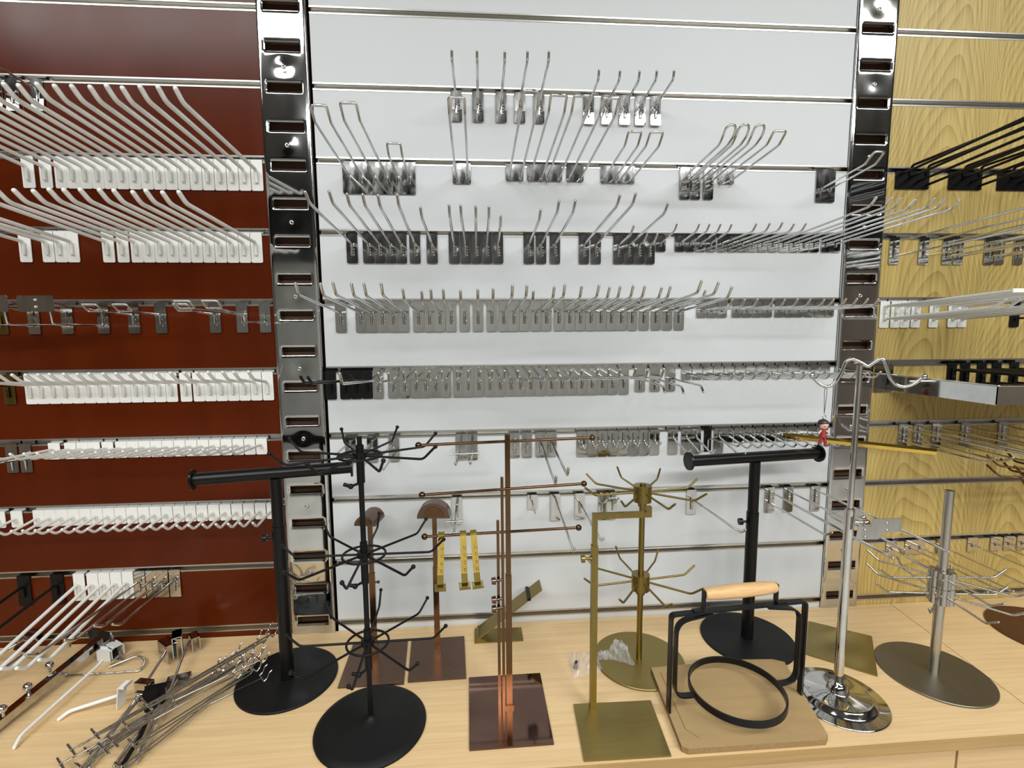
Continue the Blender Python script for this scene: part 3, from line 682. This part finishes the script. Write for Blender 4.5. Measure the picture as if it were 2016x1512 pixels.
# copper jewellery stand with three crossbars
c = (-.162, -.270)
t = thing('jewellery_stand', 'copper stand with three thin crossbars and mirror square base', 'display stand', P(*c))
square_base(c, [(-.236, -.362), (-.092, -.361), (-.093, -.187), (-.239, -.188)], COPPER_BASE, t)
part('main_post', MB().box((-.0056, -.0056, .0035), (.0056, .0056, .262)).box((-.0046, -.0046, .25), (.0046, .0046, .522)), COPPER, t)
part('foot_collar', MB().box((-.008, -.008, .0035), (.008, .008, .009)), COPPER, t)
for j, (px, py, h0, hb, a, b) in enumerate(((0, 0, .33, .510, (-.316, -.294), (-.006, -.266)), (-.0105, -.006, .0035, .425, (-.311, -.318), (-.021, -.283)), (-.0185, -.004, .0035, .345, (-.310, -.282), (-.032, -.267)))):
    A = V((a[0]-c[0], a[1]-c[1], hb)); B = V((b[0]-c[0], b[1]-c[1], hb)); mid = (A+B)/2; off = V((px, py, hb))-mid; off = V((0, off.y, 0)); A += off; B += off
    o = part('crossbar', MB().cyl(A, B, .0026, n=10), COPPER, t)
    for e in (A, B): part('ball_end', MB().ball(e, .0058, 12, 8), COPPER, o)
    if j: part('side_post', MB().box((px-.0026, py-.0026, h0), (px+.0026, py+.0026, hb+.022)), COPPER, t)
    part('screw_knob', MB().cyl((-.012, -.010, (.258, .222, .205)[j]), (-.024, -.012, (.258, .222, .205)[j]), .0025, n=8).cyl((-.024, -.012, (.258, .222, .205)[j]), (-.031, -.013, (.258, .222, .205)[j]), .0072, .0062, 8), COPPER_SATIN, t)

# two copper stands with half round heads
def head_stand(label, c, corners, bm_, h, rad, length, ang, tube_m):
    t = thing('half_round_stand', label, 'display stand', P(*c))
    square_base(c, corners, bm_, t)
    part('post', MB().box((-.0062, -.0036, .0035), (.0062, .0036, h*.62)).box((-.0050, -.0030, h*.6), (.0050, .0030, h)), tube_m, t)
    d = V((cos(ang), sin(ang), 0)); w = V((-sin(ang), cos(ang), 0))
    pts = [V((0, 0, h)) - d*(length/2) + w*(rad*cos(q)) + V((0, 0, rad*sin(q)*.95)) for q in [pi*k/18 for k in range(19)]]
    b = MB().prism(pts, d*length); me = fix(b.mesh('half_round_head', COPPER_SATIN)); obj('half_round_head', me, t)
    r2 = [p + (V((0, 0, h))-d*(length/2)-p)*.35 + V((0, 0, .004)) - d*.0012 for p in pts]
    b = MB().prism(r2, d*.0014); obj('face_plate', fix(b.mesh('face_plate', COPPER)), t)
    part('thumb_screw', MB().cyl((.006, 0, h*.55), (.012, 0, h*.55), .0024, n=8).ball((.013, 0, h*.55), .0035, 8, 5), tube_m, t)
head_stand('copper stand with half round head turned sideways, behind black spinner', (-.446, -.095), [(-.499, -.1945), (-.369, -.1945), (-.380, -.058), (-.502, -.052)], COPPER_SATIN, .304, .0225, .056, R(80), COPPER)
head_stand('copper stand with half round head facing front, nearest the brass clips', (-.311, -.078), [(-.362, -.190), (-.245, -.188), (-.252, -.050), (-.372, -.055)], COPPER_SATIN, .304, .0355, .030, R(86), COPPER)

# brass clips hanging on the lowest copper crossbar
bar_a = V((-.310, -.2815, TOP+.345)); bar_b = V((-.032, -.2665, TOP+.345)); off = V((0, -.274-(-.2741), 0))
for k, (cx, rz) in enumerate(((-.281, .10), (-.243, -.03), (-.2245, -.14))):
    p = bar_a.lerp(bar_b, (cx-bar_a.x)/(bar_b.x-bar_a.x))
    t = thing('brass_clip', f'polished brass hook strip hanging on lowest copper crossbar, {["alone on the left", "middle of three", "nearest the copper post"][k]}', 'clip', tuple(p), (0, rz*.45, .10), 'brass hook strips on the copper stand')
    w = .0056
    s = MB()
    path = [(.004, .0052), (.0, .0058), (-.0048, .004), (-.0058, 0), (-.0052, -.010), (-.0046, -.071), (-.010, -.086), (-.016, -.088)]
    for (y0, z0), (y1, z1) in zip(path, path[1:]):
        s.prism([(-w, y0, z0), (w, y0, z0), (w, y1, z1), (-w, y1, z1)], (0, .0012, .0006))
    part('strip', s, BRASS, t)
    foot = MB().box((-.0100, -.017, -.095), (.0100, .004, -.0915)); foot.box((-.0048, -.019, -.0915), (.0048, -.006, -.087)); part('foot', foot, BRASS_DULL, t)
    st = MB()
    for zz in (-.022, -.036, -.050, -.064): st.ball((.0022, -.0062, zz), .0022, 8, 4)
    part('studs', st, BRASS, t)

# brass stand with single arm
c = (-.007, -.287)
t = thing('handbag_stand', 'brushed brass stand with one square arm and square base', 'display stand', P(*c))
square_base(c, [(-.048, -.398), (.098, -.400), (.107, -.279), (-.041, -.276)], BRASS_BASE, t)
part('lower_post', MB().box((-.0056, -.0056, .0035), (.0056, .0056, .320)), BRASS_DULL, t)
part('upper_post', MB().box((-.0044, -.0044, .31), (.0044, .0044, .379)), BRASS_DULL, t)
part('arm', MB().box((.0046, -.0044, .3695), (.103, .0044, .379)).box((.093, -.0044, .379), (.103, .0044, .389)), BRASS_DULL, t)
part('screw_knob', MB().cyl((-.0056, 0, .295), (-.020, 0, .295), .0026, n=10).cyl((-.018, 0, .295), (-.024, 0, .295), .0072, n=14).cyl((-.0056, 0, .295), (-.0085, 0, .295), .005, n=10), BRASS_DULL, t)

# small brass slanted rest behind the copper stand
c = (-.170, -.050)
t = thing('slanted_rest', 'small folded brass shoe rest with black clip, behind copper stand', 'display stand', P(*c))
part('base', MB().box((-.058, -.026, 0), (.053, .024, .0025)), BRASS_BASE, t)
def Pl(px, py, y): return wall(px, py, y) - V((c[0], c[1], TOP))
a0 = V((-.056, -.024, .003)); a1 = V((-.056, .022, .003)); e0 = V((.097, -.024, .119)); e1 = V((.097, .022, .119))
part('slope', MB().prism([a0, a1, e1, e0], (-.0016, 0, .0022)), BRASS_BASE, t)
part('gusset', MB().prism([(-.056, -.0245, .0025), (-.030, -.0245, .0025), (-.050, -.0245, .014)], (0, .047, 0)), BRASS_DULL, t)
m0 = a0.lerp(e0, .80); m1 = a1.lerp(e1, .80)
part('clip', MB().box((m0.x-.004, -.0265, m0.z+.001), (m0.x+.004, .0245, m0.z+.0075)), BLACK_SATIN, t)

# gold tee bar stand behind the chrome stand
c = (.584, -.154)
t = thing('tee_bar_stand', 'gold stand with slim gold crossbar, behind the chrome hook stand', 'display stand', P(*c))
square_base(c, [(.576, -.061), (.680, -.129), (.589, -.251), (.491, -.175)], BRASS_BASE, t)
part('post', MB().cyl((0, 0, .003), (0, 0, .460), .0038, n=12), BRASS_DULL, t)
hb = .462
A = V((*flat(1546, 856, hb).xy, TOP+hb)) - V((*P(*c),)); B = V((*flat(1846, 888, hb).xy, TOP+hb)) - V((*P(*c),))
mid = (A+B)/2; A -= V((mid.x, mid.y, 0)); B -= V((mid.x, mid.y, 0))
part('crossbar', MB().tube([A, B], .0072, 6, 0, square=True), GOLD, t)

# chrome stand with curved double hook
c = (.466, -.298)
t = thing('hook_stand', 'tall chrome stand with curved double hook and stepped round base', 'display stand', P(*c))
part('base', MB().lathe((0, 0, 0), [(.0835, 0), (.084, .0022), (.082, .0035), (.066, .0040), (.062, .007), (.058, .0135), (.054, .0155), (.020, .0165), (.018, .0185), (.0185, .0215), (.0165, .024), (.0160, .028), (.0120, .031), (.0088, .036)], 72), CHROME, t)
part('lower_tube', MB().cyl((0, 0, .03), (0, 0, .374), .0082, n=24).cyl((0, 0, .37), (0, 0, .376), .0074, n=20), CHROME, t)
part('upper_tube', MB().cyl((0, 0, .36), (0, 0, .640), .0050, n=20), CHROME, t)
part('wing_screw', MB().cyl((.010, -.002, .350), (.024, -.006, .350), .0035, n=10).ball((.027, -.007, .350), .0075, 10, 6).ball((.022, -.006, .360), .005, 8, 5), CHROME, t)
hd = (V((*flat(1820, 745, .625).xy, 0)) - V((*flat(1597, 740, .625).xy, 0))).normalized()
def hp(px, py):            # a point of the hook's own upright plane through the pole
    o = V((c[0], c[1], TOP)); n = hd.cross(V((0, 0, 1))); d = ray(px, py)
    s = (o-CAM).dot(n)/d.dot(n); return CAM+d*s-o
L_ = [hp(*q) for q in ((1709, 722), (1692, 712), (1677, 706), (1666, 711), (1657, 733), (1648, 749), (1638, 759), (1626, 762), (1613, 756), (1604, 747), (1598, 739))]
R_ = [hp(*q) for q in ((1709, 722), (1722, 713), (1734, 705), (1742, 710), (1747, 727), (1753, 745), (1764, 758), (1778, 762), (1795, 758), (1808, 750), (1819, 741))]
for q in (L_, R_):
    o = part('hook', MB().tube(q, .0030, 10, .004), CHROME, t)
    part('ball_tip', MB().ball(q[-1], .0052, 12, 8), CHROME, o)

# doll charm on the chrome hook
lowp = V((c[0], c[1], TOP)) + L_[7]
t = thing('doll_charm', 'tiny doll charm in red clothes hanging from the chrome hook', 'charm', tuple(lowp))
ez = -.094
q = MB().tube([(-.0012, 0, .003), (-.0022, 0, -.01), (0, 0, -.050)], .0005, 5, .003).tube([(.0012, 0, .003), (.0028, 0, -.01), (0, 0, -.050)], .0005, 5, .003)
part('cord', q, CORDM, t)
part('clasp', MB().tube([(.003*cos(2*pi*k/12), 0, -.055+.0035*sin(2*pi*k/12)) for k in range(12)], .0008, 6, 0, True), CHROME, t)
b = MB().ball((0, 0, -.070), .0085, 12, 8)
part('head', b, SKIN, t)
hb_ = MB().ball((0, .0012, -.067), .0092, 12, 8, .85).ball((-.009, .001, -.071), .003, 8, 5).ball((.009, .001, -.071), .003, 8, 5); part('hair', hb_, HAIR, t)
part('eyes', MB().ball((-.003, -.0080, -.0715), .0010, 6, 4).ball((.003, -.0080, -.0715), .0010, 6, 4), HAIR, t)
part('body', MB().cyl((0, 0, -.078), (0, 0, -.093), .0042, .0062, 12), DOLL_RED, t)
part('arms', MB().tube([(-.004, 0, -.080), (-.0105, -.002, -.086)], .0018, 7, 0).tube([(.004, 0, -.080), (.0105, -.002, -.085)], .0018, 7, 0), SKIN, t)
part('leg', MB().tube([(-.0028, 0, -.092), (-.0050, 0, -.105)], .0029, 8, 0), DOLL_RED, t)
part('leg', MB().tube([(.0028, 0, -.092), (.0058, -.001, -.109)], .0029, 8, 0), DOLL_RED, t)

# cardboard sheet and iron frame with ring
t = thing('cardboard_sheet', 'flattened brown cardboard carton under the black ring frame', 'cardboard', (.25, -.30, TOP))
cc = [(.136, -.200), (.119, -.392), (.128, -.3985), (.368, -.399), (.378, -.390), (.420, -.206), (.400, -.196), (.34, -.192)]
b = MB().prism([(x-.25, y+.30, .0005) for x, y in cc], (0, 0, .0105)); me = fix(b.mesh('carton', [CARD, CARD_SIDE]))
for f in me.polygons: f.material_index = 0 if abs(f.normal.z) > .5 else 1
obj('carton', me, t)
b = MB().prism([(x-.25, y+.30, .0112) for x, y in [(.150, -.215), (.140, -.36), (.155, -.380), (.352, -.381), (.395, -.212)]], (0, 0, .0014)); part('flap', b, CARD, t)
c = (.259, -.307); HB = .0125
t = thing('ring_frame', 'black iron frame with ring holder and turned wooden handle', 'display stand', P(*c), (0, 0, math.atan2(.023, .267)))
def strap(pts, w, th, n=4):
    """flat bar: path in the frame's own plane (x, z), width across it"""
    b = MB(); p = [V((x, 0, z)) for x, z in pts]; N = len(p); vs = []
    for i in range(N):
        a = p[max(0, i-1)]; d = (p[min(N-1, i+1)]-a).normalized(); nn = V((d.z, 0, -d.x))*(th/2)
        vs += [p[i]+nn+V((0, -w/2, 0)), p[i]+nn+V((0, w/2, 0)), p[i]-nn+V((0, w/2, 0)), p[i]-nn+V((0, -w/2, 0))]
    fs = [(i*4+k, i*4+(k+1) % 4, (i+1)*4+(k+1) % 4, (i+1)*4+k) for i in range(N-1) for k in range(4)] + [(0, 3, 2, 1), (N*4-4, N*4-3, N*4-2, N*4-1)]
    return b.add(vs, fs)
def rounded(pts, r, seg=5):
    pts = [V((x, z)) for x, z in pts]; out = [pts[0]]
    for a, b, d in zip(pts, pts[1:], pts[2:]):
        u = b+(a-b).normalized()*r; w = b+(d-b).normalized()*r
        out += [u*(1-k/seg)**2 + b*2*(k/seg)*(1-k/seg) + w*(k/seg)**2 for k in range(seg+1)]
    return [tuple(q) for q in out+[pts[-1]]]
HW = .134; HT = .199
part('outer_frame', strap(rounded([(-HW, HB), (-HW, HT), (HW, HT), (HW, HB)], .008), .012, .0038), BLACK_SATIN, t)
zr = HB+.026
for s in (-1, 1):
    part('inner_strap', strap(rounded([(s*.088, zr), (s*.1235, zr), (s*.1235, HT-.014), (s*.055, HT-.0045)], .024), .012, .0034), BLACK_SATIN, t)
    part('handle_bracket', strap(rounded([(s*.092, HT+.003), (s*.072, HT+.003), (s*.072, HT+.040)], .006), .010, .003), BLACK_SATIN, t)
N = 72; b = MB(); vs = []; rr = .085
for k in range(N):
    q = 2*pi*k/N; o = V((cos(q), sin(q), 0))
    vs += [o*rr+V((0, 0, zr-.006)), o*rr+V((0, 0, zr+.006)), o*(rr-.0035)+V((0, 0, zr+.006)), o*(rr-.0035)+V((0, 0, zr-.006))]
b.add(vs, [(k*4+j, k*4+(j+1) % 4, ((k+1) % N)*4+(j+1) % 4, ((k+1) % N)*4+j) for k in range(N) for j in range(4)]); part('ring', b, BLACK_SATIN, t)
hpz = HT+.033
prof = [(-.0705, .0085), (-.066, .0102), (-.045, .0118), (0, .0128), (.045, .0118), (.066, .0102), (.0705, .0085)]
b = MB(); vs = []; NN = 20
for x, r in prof: vs += [(x, r*cos(2*pi*i/NN), hpz+r*sin(2*pi*i/NN)) for i in range(NN)]
b.add(vs, [(k*NN+i, k*NN+(i+1) % NN, (k+1)*NN+(i+1) % NN, (k+1)*NN+i) for k in range(len(prof)-1) for i in range(NN)], True)
b.add(vs[:NN], [tuple(range(NN))]); b.add(vs[-NN:], [tuple(range(NN))[::-1]]); part('wooden_handle', b, HANDLE_WOOD, t)

# crumpled clear plastic bag
t = thing('plastic_bag', 'small crumpled clear plastic bag holding screws, beside brass stand', 'bag', (.05, -.150, TOP))
def crumple(name, x0, x1, y0, y1, h, seed, pinch0, pinch1, m):
    rr = random.Random(seed); nx, ny = 15, 11; b = MB(); vs = []
    for j in range(ny):
        for i in range(nx):
            u, v = i/(nx-1), j/(ny-1); edge = min(1, 5*min(u, 1-u, v, 1-v)+.05)
            pin = pinch0*(1-u)+pinch1*u
            vs.append((x0+(x1-x0)*u+rr.uniform(-.002, .002), (y0+y1)/2+(v-.5)*(y1-y0)*pin+rr.uniform(-.002, .002), .0012+h*edge*rr.uniform(.25, 1)))
    b.add(vs, [(j*nx+i, j*nx+i+1, (j+1)*nx+i+1, (j+1)*nx+i) for j in range(ny-1) for i in range(nx-1)])
    return part(name, b, m, t)
crumple('bag_body', -.078, -.010, -.058, .022, .020, 3, 1, .55, BAG)
crumple('bag_neck', -.012, .016, -.012, .014, .016, 5, .8, 1, BAG)
crumple('bag_mouth', .012, .060, -.030, .040, .030, 9, .35, 1.15, BAG)
part('dark_screw', MB().cyl((-.068, -.030, .005), (-.062, -.012, .007), .0045, .0030, 10), BLACK_SATIN, t)

# ------------------------------------------------------------------ loose fittings on the counter
def fp(px, py, h): return flat(px, py, h)
def loose_hook(name, label, group, foot, pts, hs, pm, am, w=.024, hgt=.060, r=.0026, yawfix=None, lean=0.0):
    """hook lying on its arm: the plate stands at the back, the wire runs forward over the worktop"""
    W = [fp(px, py, h) for (px, py), h in zip(pts, hs)]
    o = fp(*foot, 0.0); t = thing(name, label, 'hook', tuple(o), (0, 0, 0), group)
    d = V(((W[1]-W[0]).x, (W[1]-W[0]).y, 0)).normalized(); a = math.atan2(d.x, -d.y)
    p = plate_mb(w, hgt); me = fix(p.mesh('back_plate', pm)); ob = obj('back_plate', me, t, (0, 0, hgt+.004)); ob.rotation_euler = (lean, 0, -a*-1 if yawfix is None else yawfix)
    part('arm', MB().tube([q-o for q in W], r, 8, .008).ball(W[-1]-o, r, 8, 4), am, t)
    return t
LH = 'loose hooks lying on the counter'
def clip_box(t, o, px, py, h, w, hh, d, ang, m, name):
    """folded channel bracket standing on the worktop"""
    c = fp(px, py, 0)-o; b = MB(); A = V((cos(ang), sin(ang), 0)); Bv = V((-sin(ang), cos(ang), 0)); Z = V((0, 0, 1)); th = .0016
    def slab(p, u, v, n): b.prism([p, p+u, p+u+v, p+v], n*th)
    slab(c-A*(w/2)+Z*h, A*w, Z*hh, Bv)
    slab(c-A*(w/2)+Z*(h+hh), A*w, Bv*d, -Z)
    slab(c-A*(w/2)+Z*h+Bv*d, A*w, Z*hh, -Bv)
    obj(name, fix(b.mesh(name, m)), t)
loose_hook('coated_hook', 'long white plastic hook lying loose on the counter', LH, (207, 1302), [(201, 1300), (194, 1309), (40, 1448), (28, 1472)], [.022, .018, .012, .004], WHITE_PLASTIC, WHITE_COAT, .030, .022, .0030)
q = fp(207, 1302, 0); clip_box(bpy.data.objects[[o.name for o in COL.objects if o.get('label', '').startswith('long white plastic hook lying')][0]], q, 214, 1298, .004, .030, .024, .024, R(-32), WHITE_PLASTIC, 'socket')
loose_hook('coated_hook', 'short white hook lying loose, tip pointing at the counter front', LH, (248, 1392), [(243, 1366), (236, 1368), (136, 1400), (116, 1416)], [.022, .020, .008, .004], WHITE_COAT, WHITE_COAT, .022, .044, .0036, lean=-.15)
LOOSE = [('loose chrome hook with cream backed plate, top of the pile', (322, 1305), [(326, 1283), (319, 1296), (262, 1385), (165, 1508)], [.036, .034, .020, .006], .040, .040, R(-35), .020),
         ('loose chrome hook beside cream backed one, nearest the brown panel', (376, 1281), [(374, 1262), (366, 1276), (330, 1372), (268, 1500)], [.032, .030, .018, .006], .030, .030, R(-50), .016),
         ('loose chrome hook with ribbed plate in the middle of the pile', (282, 1394), [(276, 1372), (268, 1382), (222, 1440), (176, 1511)], [.032, .030, .016, .006], .030, .046, R(-12), .014),
         ('loose chrome hook tipped over beside the black loose hook', (352, 1358), [(350, 1338), (342, 1348), (300, 1405), (225, 1508)], [.020, .019, .014, .005], .040, .018, R(20), .018)]
for lab, foot, pts, hs, w_, h_, ang, dp in LOOSE:
    t = thing('slatwall_hook', lab, 'hook', tuple(fp(*foot, 0)), (0, 0, 0), LH); o = fp(*foot, 0)
    clip_box(t, o, foot[0], foot[1], .004, w_, h_, dp, ang, CHROME_PLATE, 'back_plate')
    W = [fp(px, py, h)-o for (px, py), h in zip(pts, hs)]
    part('arm', MB().tube(W, .0029, 8, .008).ball(W[-1], .0029, 8, 4), CHROME, t)
    if 'cream' in lab: clip_box(t, o, 342, 1294, .006, .034, .046, .018, R(-62), WHITE_PLASTIC, 'cream_liner')
    if 'ribbed' in lab:
        r_ = MB()
        for k in range(3):
            c0 = V((cos(ang), sin(ang), 0)); r_.tube([V((0, -.002, .014+.009*k))-c0*.012, V((0, -.002, .014+.009*k))+c0*.012], .0016, 6, 0)
        part('ribs', r_, CHROME, t)
loose_hook('coated_hook', 'loose black hook under the wire pile', LH, (308, 1398), [(306, 1380), (300, 1394), (276, 1450), (238, 1511)], [.026, .024, .012, .005], BLACK_SATIN, BLACK_COAT, .036, .040, .0036)
loose_hook('slatwall_hook', 'loose chrome hook under the drooping white hooks, upper one', LH, (56, 1276), [(46, 1258), (38, 1264), (8, 1284), (-40, 1310)], [.030, .028, .02, .006], CHROME_PLATE, CHROME, .05, .03, .0028, lean=.45)
loose_hook('slatwall_hook', 'loose chrome hook under the drooping white hooks, lower one', LH, (46, 1308), [(44, 1290), (36, 1296), (0, 1322), (-40, 1350)], [.030, .028, .02, .006], CHROME_PLATE, CHROME, .05, .03, .0028, lean=.5)
def peg(label, a, b, h0, h1, r=.0017, two=False, tbar=True, fork=True, up=1):
    A = fp(*a, h0); B = fp(*b, h1); t = thing('pegboard_hook', label, 'hook', tuple(A), (0, 0, 0), 'loose pegboard hooks piled on the counter')
    d = (B-A).normalized(); w = d.cross(V((0, 0, 1))).normalized(); Z = V((0, 0, 1)); L = (B-A).length
    m = MB().tube([V((0, 0, 0)), d*L], r, 7, 0)
    if two: m.tube([w*.009, w*.009+d*(L-.01), d*L], r, 7, .004)
    part('rod', m, CHROME, t)
    if tbar: part('cross_end', MB().cyl(-w*.017+Z*.002, w*.017-Z*.001, r*1.15, n=8).ball((0, 0, 0), r*1.6, 8, 5), CHROME, t)
    if fork:
        e = d*L
        part('prong_bridge', MB().cyl(e-w*.0125, e+w*.0125, r, n=8), CHROME, t)
        for s_ in (-1, 1):
            q = e+w*(.0125*s_)
            part('prong', MB().tube([q, q+d*.008+Z*(.004*up), q+d*.011+Z*(.013*up), q+d*.017+Z*(.016*up)], r*.9, 7, .004), CHROME, t)
pegs = [((188, 1446), (512, 1262), .010, .030, 0), ((141, 1477), (470, 1290), .006, .020, 0), ((176, 1482), (440, 1318), .006, .012, 1), ((222, 1460), (480, 1300), .012, .026, 0),
        ((290, 1388), (530, 1250), .016, .034, 1), ((372, 1406), (515, 1336), .004, .010, 0), ((240, 1510), (482, 1322), .004, .014, 1), ((160, 1511), (455, 1310), .006, .018, 0),
        ((205, 1475), (500, 1290), .014, .022, 0), ((250, 1430), (428, 1322), .008, .024, 1), ((120, 1505), (420, 1335), .004, .020, 0), ((342, 1380), (512, 1300), .020, .028, 0), ((300, 1418), (462, 1330), .022, .026, 0), ((262, 1466), (498, 1318), .009, .016, 1)]
names = ['with cross end over the pile', 'reaching furthest toward the front left', 'with bright cross end at the pile front', 'in the middle of the pile', 'double wire one pointing at the black tee stand',
         'bright single one on the black round base', 'along the right edge of the pile', 'crossing the white short hook', 'under the double wire one', 'with short bright cross end mid pile', 'lowest at the pile front', 'resting on top near the black base', 'with tilted cross end at mid height', 'double wire one at the right of the pile']
lay = sorted(range(len(pegs)), key=lambda k: pegs[k][2]+pegs[k][3])
for j, ((a, b, h0, h1, tw), nm) in enumerate(zip(pegs, names)):
    q = .0024+.0038*lay.index(j); h0 = q; h1 = q+.001
    peg(f'chrome pegboard hook {nm}', a, b, h0, h1, two=bool(tw), tbar=nm != 'bright single one on the black round base')
t = thing('wire_bracket', 'flat chrome wire loop lying beside the white plastic hook', 'hook', tuple(fp(200, 1325, .003)))
o = fp(200, 1325, .003)
part('wire', MB().tube([fp(*q, h)-o for q, h in (((120, 1331), .003), ((277, 1321), .003), ((287, 1300), .008), ((272, 1290), .012), ((215, 1313), .006))], .0022, 8, .010), CHROME, t)
part('bent_plate', MB().prism([fp(*q, h)-o for q, h in (((214, 1312), .004), ((270, 1282), .004), ((274, 1279), .012), ((218, 1307), .012))], (.001, .001, .001)), CHROME_PLATE, t)
# waterfall arm with ball stops
o = fp(60, 1370, .02)
t = thing('waterfall_arm', 'chrome waterfall arm with ball stops lying on the counter', 'hook', tuple(o))
A = fp(196, 1262, .03); B = fp(-60, 1470, .012)
part('bar', MB().tube([A-o, B-o], .0095*1.2, 4, 0, square=True), CHROME_PLATE, t)
part('bracket', MB().prism([fp(*q)-o for q in ((168, 1236, .045), (216, 1246, .040), (240, 1300, .004), (214, 1296, .004), (182, 1272, .020))], (.002, .002, 0)), CHROME_PLATE, t)
for px, py in ((135, 1262), (97, 1310), (54, 1352), (4, 1396)):
    part('ball_stop', MB().ball(fp(px, py, .040)-o, .0075, 14, 9).cyl(fp(px, py, .040)-o, fp(px, py, .040)-o-V((0, 0, .014)), .003, n=8), CHROME, t)
